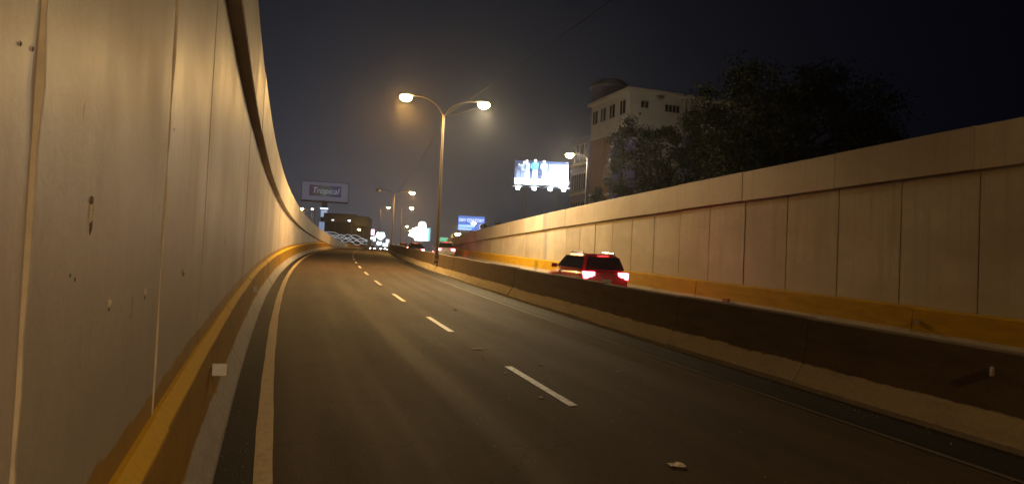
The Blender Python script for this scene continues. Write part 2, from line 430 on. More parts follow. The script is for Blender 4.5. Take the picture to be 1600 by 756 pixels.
# sealant beads in the two nearest joints, broken patches and tie-hole plugs on the left wall
for s in (2.17, 4.68):
    b = MB(); pts = []; z = zroad(s) + .9
    while z < zLtop(s) - 1.3:
        pts.append(rp(s + random.uniform(-.004, .004), -.578 + random.uniform(-.003, .003), zabs=z)); z += .16
    b.tube(pts, [random.uniform(.016, .024) for _ in pts], 7); b.build('sealant_bead', M['seal'], wl, True)
def on_left_wall(px, py, off=0.0):
    "point of the left wall face seen at this pixel (march along the ray)"
    v = pix(px, py, 1.0) - Vector((0, 0, CAMZ)); t = .5
    best = None
    for i in range(4000):
        t = .4 + i * .01; p = Vector((0, 0, CAMZ)) + v * t
        s = p.y * math.cos(YAW) + p.x * math.sin(YAW)
        w = rp(s, -.57); h = heading(s)
        d = (p.x - w.x) * math.cos(h) - (p.y - w.y) * math.sin(h)
        if d <= 0: return s, p.z
    return s, p.z
def blob(name, parent, m, s, z, ds, dz, th, d0=-.57, n=11, jag=.3):
    vs = []; fs = []
    for k in range(n):
        a = 2 * math.pi * k / n; r = 1 + random.uniform(-jag, jag)
        vs.append(rp(s + ds * r * math.cos(a), d0 + .002, zabs=z + dz * r * math.sin(a)))
    for k in range(n):
        a = 2 * math.pi * k / n; r = .6 + random.uniform(-jag, jag) * .5
        vs.append(rp(s + ds * r * math.cos(a), d0 + th, zabs=z + dz * r * math.sin(a)))
    fs = [(k, (k + 1) % n, n + (k + 1) % n, n + k) for k in range(n)] + [tuple(range(n, 2 * n))]
    return link(name, mesh(name, vs, fs, None, [m]), parent)
s, z = on_left_wall(140, 345); blob('broken_patch', wl, M['chip'], s, z - .012, .024, .040, .006)
s, z = on_left_wall(139, 330); blob('mortar_patch', wl, M['chip_l'], s, z, .016, .045, .010)
s, z = on_left_wall(139, 312); blob('broken_patch', wl, M['chip'], s, z, .012, .016, .011)
for px, py, r in ((168, 474, .02), (225, 457, .022), (286, 424, .024), (28, 68, .005), (48, 76, .005), (107, 430, .007), (114, 436, .006), (271, 202, .008), (350, 377, .02)):
    s, z = on_left_wall(px, py)
    pale = py > 400 and px > 150
    if pale: blob('tie_plug', wl, M['chip_l'], s, z, r, r, .012, n=9, jag=.15)
    blob('rust_mark', wl, M['chip'], s + (.004 if pale else 0), z - (r * 1.05 if pale else 0), r * .7, r * (.6 if pale else 1.4), .005, n=8)
# ------------------------------------------------------------------ concrete barriers
def sweep_section(prof, s0, s1, m, parent, oz=0, od=0, name='barrier_section'):
    ss = [s0 + .006, (s0 + s1) / 2, s1 - .006]; n = len(prof); vs = []; uv = []; fs = []
    for i, s in enumerate(ss):
        for d, z in prof:
            zz = z + (oz if z > .05 else 0)
            vs.append(rp(s, d + od, zrel=zz)); uv.append((s, z))
    for i in range(2):
        for k in range(n - 1): fs.append((i * n + k, (i + 1) * n + k, (i + 1) * n + k + 1, i * n + k + 1))
    fs.append(tuple(range(n))); fs.append(tuple(2 * n + k for k in range(n - 1, -1, -1)))
    me = mesh(name, vs, fs, uv, [m]); 
    bm = bmesh.new(); bm.from_mesh(me); bmesh.ops.recalc_face_normals(bm, faces=bm.faces); bm.to_mesh(me); bm.free()
    return link(name, me, parent)
PROF_L = [(-.295, -.03), (-.302, .07), (-.44, .31), (-.458, .60), (-.468, .80), (-.476, .818), (-.545, .885), (-.60, .892), (-.60, -.03)]
PROF_M = [(7.865, -.03), (7.872, .08), (8.05, .37), (8.10, .7), (8.135, 1.06), (8.155, 1.08), (8.31, 1.08), (8.33, 1.06), (8.365, .7), (8.41, .37), (8.59, .08), (8.595, -.03)]
PROF_R = [(14.42, -.03), (14.42, 1.04), (13.98, 1.04), (13.95, 1.02), (13.92, .72), (13.88, .36), (13.72, .08), (13.71, -.03)]
bl = thing('concrete_barrier', 'low yellow topped concrete barrier at the foot of the tall curving left wall', 'barrier')
bm_ = thing('concrete_barrier', 'bare grey concrete median barrier between the two carriageways', 'barrier')
br = thing('concrete_barrier', 'yellow painted concrete barrier at the foot of the far right wall', 'barrier')
s = 4.66 - 3.2 * 4
while s < 215:
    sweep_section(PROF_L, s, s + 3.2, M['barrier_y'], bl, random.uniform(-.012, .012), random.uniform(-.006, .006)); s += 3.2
s = -18.3
while s < 215:
    sweep_section(PROF_M, s, s + 4.0, M['barrier_m'], bm_, random.uniform(-.014, .014), random.uniform(-.012, .012)); s += 4.0
s = -2.66 - 3.2 * 5
M['barrier_r'] = mat_barrier('yellow far barrier', c4(.56, .51, .43), c4(.52, .31, .016), .53, .03)
while s < 86:
    sweep_section(PROF_R, s, s + 3.2, M['barrier_r'], br, random.uniform(-.012, .012), random.uniform(-.01, .01)); s += 3.2
M['reflector_dull'] = mat('dirty reflector face', (.20, .18, .17), .5, noise=.4, scale=30)
def reflector(parent, s, d, zrel, w, h, face, tilt=0.0, fm='reflector'):
    "small square delineator on a bracket; face is +1 if it looks towards growing d"
    p = rp(s, d, zrel=zrel); hd = heading(s)
    m = Matrix.Translation(p) @ Matrix.Rotation(-hd, 4, 'Z') @ Matrix.Rotation(tilt, 4, 'Y')
    b = MB(); b.bbox(-w / 2, -.012, -h / 2, w / 2, .012, h / 2, .004)
    r = b.build('reflector', M[fm], parent); r.matrix_world = m
    b = MB(); b.box(-.012, .012, -h * .4, .012, .03, h * .4); b.box(-face * (w / 2 + .02), .0125, -.02, 0, .02, .02)
    k = b.build('bracket', M['reflector_frame'], r)
    return r
reflector(bl, 7.62, -.38, .62, .13, .115, 1)
reflector(bl, 17.5, -.40, .62, .09, .11, 1)
reflector(bm_, 6.45, 8.08, .82, .075, .11, -1, fm='reflector_dull')
reflector(br, 13.15, 13.88, .72, .11, .10, -1, fm='reflector_dull')
b = MB(); p = rp(20.75, 13.80, zrel=.42); b.box(-.06, -.14, -.16, .03, .14, .16); o = b.build('red_marker', mat('faded red marker paint', (.30, .09, .06), .7), br); o.location = p; o.rotation_euler = (0, 0, -heading(20.75))
# ------------------------------------------------------------------ street lamps
def cam_depth(p): return (p - Vector((0, 0, CAMZ))).dot(FWD)
def bez(p0, p1, p2, n=8):
    return [Vector(p0) * (1 - t) ** 2 + Vector(p1) * 2 * t * (1 - t) + Vector(p2) * t * t for t in [i / n for i in range(n + 1)]]
def lantern(parent, tip, sx, lit, watts, col, wide=False):
    "cobra-head lantern whose arm enters at tip, reaching sx (+1/-1) along local x"
    secs = [(-.05, .05, .05), (.10, .09, .07), (.30, .16, .10), (.55, .17, .09), (.72, .12, .05), (.76, .05, .02)]
    b = MB(); n = 12; vs = []; fs = []
    for x, hw, hh in secs:
        for k in range(n):
            a = 2 * math.pi * k / n; zz = math.sin(a) * hh
            vs.append(tip + Vector((sx * x, math.cos(a) * hw, (zz if zz > 0 else zz * .35) + .02)))
    for i in range(len(secs) - 1):
        for k in range(n):
            f = (i * n + k, i * n + (k + 1) % n, (i + 1) * n + (k + 1) % n, (i + 1) * n + k); fs.append(f if sx > 0 else f[::-1])
    fs += [tuple(range(n)), tuple((len(secs) - 1) * n + k for k in range(n))]
    b.add(vs, fs); head = b.build('lamp_head', M['lantern'], parent, True)
    b = MB(); c = tip + Vector((sx * .44, 0, -.02)); vs = []; fs = []
    rows = [(.86, 0.0), (1.0, -.08), (.93, -.18), (.68, -.27), (.36, -.32), (.0001, -.335)]
    for r, z in rows:
        for k in range(14):
            a = 2 * math.pi * k / 14; vs.append(c + Vector((math.cos(a) * .36 * r, math.sin(a) * .27 * r, z)))
    for i in range(len(rows) - 1):
        for k in range(14): fs.append((i * 14 + k, (i + 1) * 14 + k, (i + 1) * 14 + (k + 1) % 14, i * 14 + (k + 1) % 14))
    b.add(vs, fs); b.build('lens', lit if lit else M['lens_off'], head, True)
    if watts:
        L = bpy.data.lights.new('lamp_light', 'SPOT'); L.energy = watts; L.color = col; L.shadow_soft_size = .12
        L.spot_size = math.radians(165); L.spot_blend = .40
        if wide and wide[0] == 1: L.type = 'POINT'
        elif wide: L.spot_size = math.radians(178); L.spot_blend = .08
        o = bpy.data.objects.new('lamp_light', L); C.objects.link(o); o.parent = parent; o.location = c + Vector((0, 0, -.42))
        if not wide:      # light that leaks above the cut-off through the drop bowl
            L2 = bpy.data.lights.new('lamp_leak', 'POINT'); L2.energy = watts * .09; L2.color = col; L2.shadow_soft_size = .15
            o = bpy.data.objects.new('lamp_leak', L2); C.objects.link(o); o.parent = parent; o.location = c + Vector((0, 0, -.50))
SOD = (1.0, .51, .12); SOD2 = (1.0, .80, .48)
def street_lamp(label, base, rz, height, arms, pole_m, group='street lamps', r0=.10, rise=.9, straight=False, plinth=True):
    t = thing('street_lamp', label, 'street lamp', base, rz, group)
    b = MB(); b.tube([(0, 0, 0), (0, 0, height * .5), (0, 0, height)], [r0, r0 * .8, r0 * .6], 12); b.build('pole', pole_m, t, True)
    if plinth: b = MB(); b.lathe([(r0 * 1.9, 0), (r0 * 1.9, .05), (r0 * 1.3, .08), (r0 * 1.25, .30), (r0 * 1.02, .34)], 12); b.build('base_collar', pole_m, t)
    for sx, reach, dz, lit, watts, col, *wide in arms:
        tip = Vector((sx * (reach - .44), 0, height + dz))
        if straight: pts = [Vector((0, 0, height - .05)), Vector((sx * reach * .3, 0, height + dz * .8)), tip]
        else: pts = bez((0, 0, height - .1), (sx * reach * .28, 0, height + dz * 1.12), tip)
        b = MB(); b.tube(pts, r0 * .33, 8); b.build('arm', pole_m, t, True)
        lantern(t, tip, sx, lit, watts, col, wide)
    return t
b1 = rp(43.0, 8.02, zrel=.40); D1 = cam_depth(b1)
zt1 = pix(693, 178, D1).z; zl1 = pix(633, 149, D1).z; zr1 = pix(755, 160, D1).z
H1 = zt1 - b1.z
pole1 = street_lamp('tall double-armed sodium street lamp rising from the median, nearest in view', b1, -heading(43) * .55, H1,
    [(-1, 2.25, zl1 - zt1, M['glow_sodium'], LAMP_W, SOD), (1, 2.35, zr1 - zt1 + .1, M['glow_sodium2'], LAMP_W * .82, SOD2)], M['darkpole'], r0=.11)
b = MB(); b.tube([(0, 0, H1 - .1), (.9, 0, H1 + .12), (1.9, 0, H1 + .55)], .018, 6); b.build('stay_rod', M['darkpole'], pole1)
pole0 = street_lamp('double-armed median street lamp behind the viewer', rp(-13, 8.23, zrel=1.05), -heading(-13), H1,
    [(-1, 2.25, .9, M['glow_sodium'], LAMP_W * NEAR_LAMP, SOD, 2), (1, 2.35, .9, M['glow_sodium2'], LAMP_W * NEAR_LAMP * .55, (1.0, .87, .70), 2)], M['darkpole'], r0=.11)
b2 = rp(101, 8.23, zrel=1.05); D2 = cam_depth(b2); zt2 = pix(613, 303, D2).z; H2 = zt2 - b2.z
pole2 = street_lamp('double-armed median street lamp with its left lantern dead, second along', b2, -heading(101), H2,
    [(-1, 2.2, .5, None, 0, SOD), (1, 2.4, .42, M['glow_sodium'], LAMP_W, SOD)], M['galv'], r0=.10, straight=False)
def lamp_at(label, px, py, depth, arm_px, lit, watts, col, ground=4.7, wide=(), group='street lamps', rise=.25):
    "single-armed lamp whose lens shows at px, py; arm_px: pixels from lens to pole"
    hd = pix(px, py, depth); pl = pix(px + arm_px, py, depth)
    reach = abs(arm_px) * depth / FPX; sx = -1 if arm_px > 0 else 1
    base = Vector((pl.x, pl.y, ground)); h = hd.z - ground + .2 - rise
    return street_lamp(label, base, 0.0, h, [(sx, max(reach, .7), rise, lit, watts, col) + tuple(wide)], M['galv'], group, r0=.09)
lamp_at('single-armed street lamp shining beside the pale corner building, just above the right wall', 890, 244, 64, 28, M['glow_sodium'], LAMP_W * .22, (1.0, .86, .68), wide=(1,))
lamp_at('street lamp glowing just over the curved top of the left wall', 471, 327, 165, 17, M['glow_sodium'], LAMP_W * .4, SOD)
lamp_at('third median street lamp, lit on its right side, beyond the dead lantern', 643, 326, 150, -15, M['glow_sodium'], LAMP_W * .4, SOD, 4.9)
lamp_at('small far street lamp just left of the second median pole', 607, 325, 185, -12, M['glow_sodium'], LAMP_W * .4, SOD, 4.9)
lamp_at('far street lamp left of the white lit billboard', 636, 354, 240, 8, M['glow_sodium2'], LAMP_W * .4, SOD, 4.8)
lamp_at('very far low street lamp touching the left edge of the white lit billboard', 641, 361, 300, 7, M['glow_sodium2'], 0, SOD, 4.8)
lamp_at('far street lamp above the string lights, upper of two', 561, 359, 210, 8, M['glow_sodium'], 0, SOD, 4.8)
lamp_at('far street lamp above the string lights, lower of two', 555, 365, 250, -7, M['glow_sodium'], 0, SOD, 4.8)
lamp_at('street lamp at the far end of the right wall beside the stopped cars', 715, 367, 105, -9, M['glow_sodium2'], LAMP_W * .6, SOD, 3.8)
lamp_at('street lamp shining in front of the blue billboard', 740, 350, 125, 10, M['glow_sodium2'], LAMP_W * .4, SOD2, 4.6)
# ------------------------------------------------------------------ overhead cables
def cable(label, a, b_, sag, r=.014):
    pts = []
    for i in range(25):
        t = i / 24; p = a.lerp(b_, t); pts.append(p - Vector((0, 0, sag * 4 * t * (1 - t))))
    b = MB(); b.tube(pts, r, 6); o = b.build('overhead_cable', M['cable'], None, True); tag(o, label, 'cable', 'cables between the median lamps'); return o
cable('thin dark cable rising to the upper right from the nearest median lamp', Vector((b1.x, b1.y, zt1 - .1)), rp(-13, 8.23, zabs=rp(-13, 8.23).z + 1.05 + H1), .35)
cable('thin dark cable running from the nearest median lamp to the second one', Vector((b1.x, b1.y, zt1 - .2)), Vector((b2.x, b2.y, zt2)), .7)
# ------------------------------------------------------------------ cars
def paint(name, c, rough=.28):
    m, t, p = newmat(name); p.inputs['Base Color'].default_value = c4(*c); p.inputs['Roughness'].default_value = rough
    p.inputs['Coat Weight'].default_value = .6; p.inputs['Coat Roughness'].default_value = .08
    b = NB(t); n = b.noise(b.n('ShaderNodeTexCoord').outputs['Object'], 5, 4, .6)
    b.l(b.rng(n, .3, .7, rough - .05, rough + .14), p.inputs['Roughness'])
    return m
M['glass'] = mat('dark car glass', (.012, .012, .014), .06, noise=0)
M['rubber'] = mat('tyre rubber', (.02, .02, .02), .85)
M['rim'] = mat('alloy rim', (.45, .45, .46), .35, .8, .1)
M['trim'] = mat('black plastic trim', (.025, .025, .027), .6)
M['plate'] = mat('licence plate', (.55, .55, .52), .5, noise=.1)
M['tail'] = mat('lit tail lamp', (.5, .02, .02), .3, noise=0, emit=(1, .06, .09), estr=22)
M['tail_hot'] = mat('brake lamp filament glow', (.8, .3, .3), .3, noise=0, emit=(1, .50, .50), estr=40)
M['tail_dim'] = mat('tail lamp', (.4, .02, .02), .3, noise=0, emit=(1, .05, .05), estr=3)
M['head'] = mat('lit headlamp', (.9, .9, .9), .2, noise=0, emit=(.95, .97, 1), estr=70)
M['head_off'] = mat('headlamp glass', (.6, .62, .65), .15, noise=0)
M['chrome'] = mat('chrome', (.7, .7, .7), .15, 1.0, 0)
def car(label, loc, rz, pm, kind='suv', tail='tail', hot=True, head='head_off', group='cars on the road'):
    t = thing({'suv': 'suv', 'sedan': 'sedan'}[kind], label, 'car', loc, rz, group)
    if kind == 'suv':
        L, hw, belt, top = 2.2, .92, 1.16, 1.74
        st = [(-2.22, .46, .98, .70), (-2.17, .36, 1.11, .83), (-2.0, .29, 1.17, .90), (-1.2, .27, 1.17, .925), (.2, .27, 1.14, .925), (1.05, .27, 1.08, .915), (1.75, .30, .97, .88), (2.08, .36, .82, .80), (2.2, .46, .70, .66)]
        gb = (-2.02, 1.05, .84); gt = (-1.72, .12, .66)
    else:
        L, hw, belt, top = 2.25, .89, .94, 1.45
        st = [(-2.27, .44, .80, .68), (-2.2, .34, .93, .80), (-1.95, .26, .98, .87), (-1.2, .24, .96, .89), (.2, .24, .94, .89), (1.0, .24, .92, .885), (1.75, .28, .82, .85), (2.12, .34, .72, .78), (2.25, .44, .62, .64)]
        gb = (-1.75, 1.0, .80); gt = (-1.0, .05, .62)
    n = 16; vs = []; fs = []
    for y, zb, zt, w in st:
        zc = (zb + zt) / 2; hh = (zt - zb) / 2
        for k in range(n):
            a = 2 * math.pi * (k + .5) / n; ca, sa = math.cos(a), math.sin(a)
            e = .42; x = w * math.copysign(abs(ca) ** e, ca); z = zc + hh * math.copysign(abs(sa) ** e, sa)
            vs.append((x, y, z))
    for i in range(len(st) - 1):
        for k in range(n): fs.append((i * n + k, i * n + (k + 1) % n, (i + 1) * n + (k + 1) % n, (i + 1) * n + k)[::-1])
    fs += [tuple(range(n)), tuple((len(st) - 1) * n + k for k in range(n - 1, -1, -1))]
    b = MB(); b.add(vs, fs); b.build('body', pm, t, True)
    # cabin: four rings from belt to roof with rounded corners
    def ring(y0, y1, w, z, crown=0):
        r = []
        for k in range(24):
            a = 2 * math.pi * (k + .5) / 24; ca, sa = math.cos(a), math.sin(a); e = .35
            r.append((w * math.copysign(abs(ca) ** e, ca), (y0 + y1) / 2 + (y1 - y0) / 2 * math.copysign(abs(sa) ** e, sa), z))
        return r
    lv = [0, .5, .9, 1.0]; vs = []; fs = []
    for q in lv:
        qq = q if q < .95 else 1.0; sh = 0 if q < .95 else .07
        vs += ring(gb[0] + (gt[0] - gb[0]) * qq + sh, gb[1] + (gt[1] - gb[1]) * qq - sh, gb[2] + (gt[2] - gb[2]) * qq - sh, belt - .06 + (top - belt + .06) * q)
    for i in range(len(lv) - 1):
        for k in range(24): fs.append((i * 24 + k, i * 24 + (k + 1) % 24, (i + 1) * 24 + (k + 1) % 24, (i + 1) * 24 + k))
    fs.append(tuple(3 * 24 + k for k in range(24)))
    b = MB(); b.add(vs, fs); b.build('roof', pm, t, True)
    zb0 = belt - .06
    def gp(end, side, q):        # corner of the greenhouse at height fraction q
        y = gb[end] + (gt[end] - gb[end]) * q; w = gb[2] + (gt[2] - gb[2]) * q
        return Vector((side * w, y, zb0 + (top - zb0) * q))
    def pane(name, pts, nrm, m='glass'):
        nv = Vector(nrm).normalized(); b = MB(); k = len(pts); c = sum((Vector(p) for p in pts), Vector()) / k
        a = [Vector(p) + nv * .012 for p in pts]; bb = [Vector(p) - nv * .03 for p in pts]
        b.add(bb + a, [tuple(range(k, 2 * k))] + [(i, (i + 1) % k, k + (i + 1) % k, k + i) for i in range(k)]); return b.build(name, M[m], t)
    for end, nm, ny in ((0, 'rear_window', -1), (1, 'windshield', 1)):
        w0, w1 = gb[2] - .10, gt[2] - .10
        y0 = gb[end] + (gt[end] - gb[end]) * .14; y1 = gb[end] + (gt[end] - gb[end]) * .84
        z0 = zb0 + (top - zb0) * .14; z1 = zb0 + (top - zb0) * .84
        pane(nm, [(-w0, y0, z0), (w0, y0, z0), (w1, y1, z1), (-w1, y1, z1)], (0, ny * (z1 - z0), abs(y1 - y0) * 1.0))
    for sd in (-1, 1):
        def sp(y, q):
            w = gb[2] + (gt[2] - gb[2]) * q; return Vector((sd * (w + .006), y, zb0 + (top - zb0) * q))
        ya0 = gb[0] + (gt[0] - gb[0]) * .15 + .10; yb0 = gb[0] + (gt[0] - gb[0]) * .85 + .12
        yf0 = gb[1] + (gt[1] - gb[1]) * .15 - .12; yf1 = gb[1] + (gt[1] - gb[1]) * .85 - .10
        cuts = [(-.75, -.75), (-.1, -.1)] if kind == 'suv' else [(-.35, -.35)]
        edges = [(ya0, yb0)] + cuts + [(yf0, yf1)]
        for (p0, p1), (q0, q1) in zip(edges[:-1], edges[1:]):
            pane('side_window', [sp(p0 + .03, .16), sp(q0 - .03, .16), sp(q1 - .03, .84), sp(p1 + .03, .84)], (sd, 0, .25))
        b = MB(); b.bbox(sd * .86 if sd > 0 else -1.08, .62, belt - .02, 1.08 if sd > 0 else sd * .86, .74, belt + .13, .03); b.build('mirror', pm, t)
        b = MB()
        zt_ = belt - .09 if kind == 'suv' else belt - .16
        b.bbox(*( (.44, -L - .015, zt_ - .20, .85, -L + .25, zt_ + .05) if sd > 0 else (-.85, -L - .015, zt_ - .20, -.44, -L + .25, zt_ + .05)), .025)
        tl = b.build('tail_light', M[tail], t)
        if hot:
            b = MB(); b.bbox(*((.54, -L - .03, zt_ - .11, .80, -L - .012, zt_ - .03) if sd > 0 else (-.80, -L - .03, zt_ - .11, -.54, -L - .012, zt_ - .03)), .006)
            b.build('bulb', M['tail_hot'], tl)
        b = MB(); b.bbox(*((.46, L - .28, .62, .80, L - .02, .78) if sd > 0 else (-.80, L - .28, .62, -.46, L - .02, .78)), .03); b.build('headlight', M[head], t)
        for yy in (-1.32, 1.32):
            b = MB(); R = .36 if kind == 'suv' else .32
            prof = [(R - .02, -.11), (R, -.08), (R, .08), (R - .02, .11), (.22, .11)]
            vs = []; fs = []; nn = 20
            x0 = sd * (hw - .10)
            pr = [(.20, -.10), (R - .03, -.11), (R, -.08), (R, .08), (R - .03, .11), (.20, .10)]
            for r, xo in pr:
                for k in range(nn): vs.append((x0 + xo, yy + r * math.cos(2 * math.pi * k / nn), R + r * math.sin(2 * math.pi * k / nn)))
            for i in range(len(pr) - 1):
                for k in range(nn): fs.append((i * nn + k, i * nn + (k + 1) % nn, (i + 1) * nn + (k + 1) % nn, (i + 1) * nn + k))
            b.add(vs, fs); w_ = b.build('wheel', M['rubber'], t, True)
            b = MB(); b.tube([(x0 - sd * .05, yy, R), (x0 + sd * .085, yy, R)], .21, 16)
            for k in range(5):
                a = 2 * math.pi * k / 5; b.box(x0 + sd * .086 - .008, yy + math.cos(a) * .11 - .03, R + math.sin(a) * .11 - .03, x0 + sd * .086 + .012, yy + math.cos(a) * .11 + .03, R + math.sin(a) * .11 + .03)
            b.build('rim', M['rim'], w_)
    b = MB(); b.bbox(-.80, -L - .05, .38, .80, -L + .12, .56, .04); b.build('bumper', M['trim'], t)
    b = MB(); zp = .80; b.bbox(-.17, -L - .045, zp - .07, .17, -L - .02, zp + .07, .006); b.build('licence_plate', M['plate'], t)
    b = MB(); b.bbox(-.33, -L - .04, belt - .13, .33, -L + .02, belt - .10, .006); b.build('tailgate_trim', M['chrome'], t)
    b = MB(); b.bbox(-.20, gt[0] - .09, top - .075, .20, gt[0] - .01, top - .045, .008); b.build('brake_light', M['tail_dim'], t)
    if kind == 'suv':
        for sd in (-1, 1):
            b = MB(); b.tube([(sd * .60, -1.45, top - .03), (sd * .60, -1.35, top + .04), (sd * .60, -.2, top + .04), (sd * .60, -.1, top - .03)], .02, 6); b.build('roof_rail', M['chrome'], t)
    return t
def put_car(label, s, d, pm, turn=0.0, **kw):
    c = car(label, rp(s, d, zrel=.0), -heading(s) + turn, pm, **kw); c.rotation_euler.x = math.atan((zroad(s + 1) - zroad(s - 1)) / 2); return c
M['red_paint'] = paint('dark red car paint', (.60, .022, .034)); M['white_car'] = paint('white car paint', (.72, .72, .72)); M['blue_car'] = paint('dark blue car paint', (.02, .025, .05)); M['maroon_car'] = paint('maroon car paint', (.10, .015, .02)); M['grey_car'] = paint('grey car paint', (.2, .2, .21))
CG = 'cars on the far carriageway'
put_car('red sport utility car with glowing tail lamps beside the far wall', 26.4, 11.05, M['red_paint'], kind='suv', group=CG)
put_car('white car with bright tail lamps behind the nearest median pole', 71, 12.2, M['white_car'], kind='suv', group=CG)
put_car('dark blue car ahead of the white one, left of the median pole', 82, 10.3, M['blue_car'], kind='sedan', group=CG)
put_car('maroon car just ahead of the white one, close to the right wall end', 80, 13.2, M['maroon_car'], kind='suv', tail='tail_dim', hot=False, group=CG)
put_car('small far car with bright lamps at the left edge of the far queue', 118, 10.2, M['grey_car'], kind='sedan', group=CG)
OG = 'cars beyond the crest of the road'
put_car('far car with white headlamps on the crest, second from the right of four', 232, 4.6, M['white_car'], math.pi, kind='sedan', head='head', tail='tail_dim', hot=False, group=OG)
put_car('far car with white headlamps on the crest, furthest right of four', 246, 6.2, M['grey_car'], math.pi, kind='suv', head='head', tail='tail_dim', hot=False, group=OG)
put_car('far car with white headlamps on the crest, furthest left of four', 252, -1.2, M['white_car'], math.pi, kind='sedan', head='head', tail='tail_dim', hot=False, group=OG)
put_car('far car with white headlamps on the crest, second from the left of four', 238, 1.2, M['grey_car'], math.pi, kind='suv', head='head', tail='tail_dim', hot=False, group=OG)
# ------------------------------------------------------------------ billboards and signs
M['steel'] = mat('sign steel', (.13, .13, .14), .6, .4, .3, 3)
M['sign_back'] = mat('sign casing', (.22, .22, .25), .6)
def emat(name, c, e): return mat(name, tuple(min(.8, x) for x in c), .5, noise=0, emit=c, estr=e)
def board(name, label, px0, py0, px1, py1, depth, cat='billboard', turn=0.0, group='billboards and lit signs', ground=4.7):
    "Empty at the board's lower centre on the ground; local x to the right, -y towards the road"
    c = pix((px0 + px1) / 2, (py0 + py1) / 2, depth); w = abs(px1 - px0) * depth / FPX; h = abs(py1 - py0) * depth / FPX
    rz = -math.atan2(c.x, c.y) + turn
    t = thing(name, label, cat, (c.x, c.y, ground), rz, group)
    return t, w, h, c.z - ground
def text(parent, s, size, m, loc, shear=0.0, width=None):
    cu = bpy.data.curves.new('lettering', 'FONT'); cu.body = s; cu.size = size; cu.align_x = 'CENTER'; cu.align_y = 'CENTER'; cu.shear = shear; cu.extrude = .02
    tmp = bpy.data.objects.new('tmp', cu); C.objects.link(tmp)
    dg = bpy.context.evaluated_depsgraph_get(); me = bpy.data.meshes.new_from_object(tmp.evaluated_get(dg)); bpy.data.objects.remove(tmp)
    me.materials.clear(); me.materials.append(m)
    o = link('lettering', me, parent, loc, (math.pi / 2, 0, 0))
    if width:
        xs = [v.co.x for v in me.vertices]; o.scale.x = width / (max(xs) - min(xs))
    return o
def part(parent, name, m, *boxes, b=0.0):
    q = MB()
    for bx in boxes: q.bbox(*bx, b) if b else q.box(*bx)
    return q.build(name, m, parent)
# big dim board on a lit column
t, w, h, zc = board('billboard', 'dim pale billboard reading Tropical on a column above the left wall', 473, 285, 543, 314, 230, ground=4.8)
part(t, 'panel', emat('dim pale sign face', (.40, .40, .58), .17), (-w / 2, 0, zc - h / 2, w / 2, .5, zc + h / 2))
part(t, 'frame', M['steel'], (-w / 2 - .15, -.06, zc + h / 2, w / 2 + .15, .6, zc + h / 2 + .15), (-w / 2 - .15, -.06, zc - h / 2 - .5, w / 2 + .15, .6, zc - h / 2), (-w / 2 - .15, -.06, zc - h / 2, -w / 2, .6, zc + h / 2), (w / 2, -.06, zc - h / 2, w / 2 + .15, .6, zc + h / 2))
for i, c in enumerate(((.11, .06, .10), (.12, .10, .11), (.12, .14, .12), (.10, .14, .13), (.06, .08, .17), (.05, .06, .17))):
    x0 = -w * .34 + i * w * .115; part(t, 'printed_band', emat('sign colour band', c, .35), (x0, -.03, zc - h * .26, x0 + w * .115, -.002, zc + h * .32))
text(t, 'Tropical', h * .46, emat('sign lettering', (.42, .42, .52), .45), (0, -.06, zc + h * .03), .3, w * .58)
part(t, 'column', M['steel'], (-.9, .1, 0, .9, 1.6, zc - h / 2))
part(t, 'column_cap', emat('lit column cap', (.75, .85, 1.0), 2.2), (-1.2, -.25, zc - h / 2 - 2.6, 1.2, .05, zc - h / 2 - 2.2))
part(t, 'lit_panel', emat('lit column panel', (.42, .55, .80), .75), (-.95, -.1, zc - h / 2 - 5.0, .95, .09, zc - h / 2 - 2.9))
part(t, 'lit_panel', emat('lit column panel, lower', (.32, .45, .72), .6), (-1.3, -.1, 2.4, 1.5, .09, zc - h / 2 - 6.6))
# stage poster lit by floods
t, w, h, zc = board('billboard', 'floodlit billboard with a printed band of musicians, left of the pale building', 804, 252, 888, 291, 115)
part(t, 'panel', mat('dark blue poster', (.035, .05, .10), .5, noise=.5, scale=.4), (-w / 2, 0, zc - h / 2, w / 2, .4, zc + h / 2))
part(t, 'printed_stage', mat('white poster print', (.78, .82, .86), .5, noise=.1), (-w / 2 + .05, -.03, zc - h / 2, w / 2 - .05, -.002, zc - h * .22), (w * .14, -.03, zc - h * .22, w / 2 - .05, -.002, zc + h * .38))
def figure(cx, sc_, m_sh, m_tr, lean):
    "flat printed figure: head, torso, two arms, legs, instrument"
    q = MB(); y0, y1 = -.06, -.032; zb = zc - h * .22; H = h * .70 * sc_
    def poly(pts, mi):
        k = len(pts); q.add([(x, y0, z) for x, z in pts] + [(x, y1, z) for x, z in pts], [tuple(range(k)), tuple(range(2 * k - 1, k - 1, -1))] + [(i, k + i, k + (i + 1) % k, (i + 1) % k) for i in range(k)], mi)
    X = lambda u: cx + u * H; Z = lambda v: zb + v * H
    poly([(X(-.13), Z(0)), (X(-.02), Z(0)), (X(.0), Z(.40)), (X(.02), Z(0)), (X(.13), Z(0)), (X(.11), Z(.45)), (X(-.11), Z(.45))], 1)
    poly([(X(-.12), Z(.43)), (X(.12), Z(.43)), (X(.17 + lean), Z(.80)), (X(.05 + lean), Z(.84)), (X(-.05 + lean), Z(.84)), (X(-.17 + lean), Z(.80))], 0)
    poly([(X(-.17 + lean), Z(.80)), (X(-.25), Z(.58)), (X(-.10), Z(.46)), (X(-.08), Z(.51)), (X(-.18), Z(.60)), (X(-.12 + lean), Z(.74))], 0)
    poly([(X(lean * 1.3 + .075 * math.cos(a * math.pi / 5)), Z(.925 + .085 * math.sin(a * math.pi / 5))) for a in range(10)], 2)
    return q.build('printed_figure', [m_sh, m_tr, PSKIN], t)
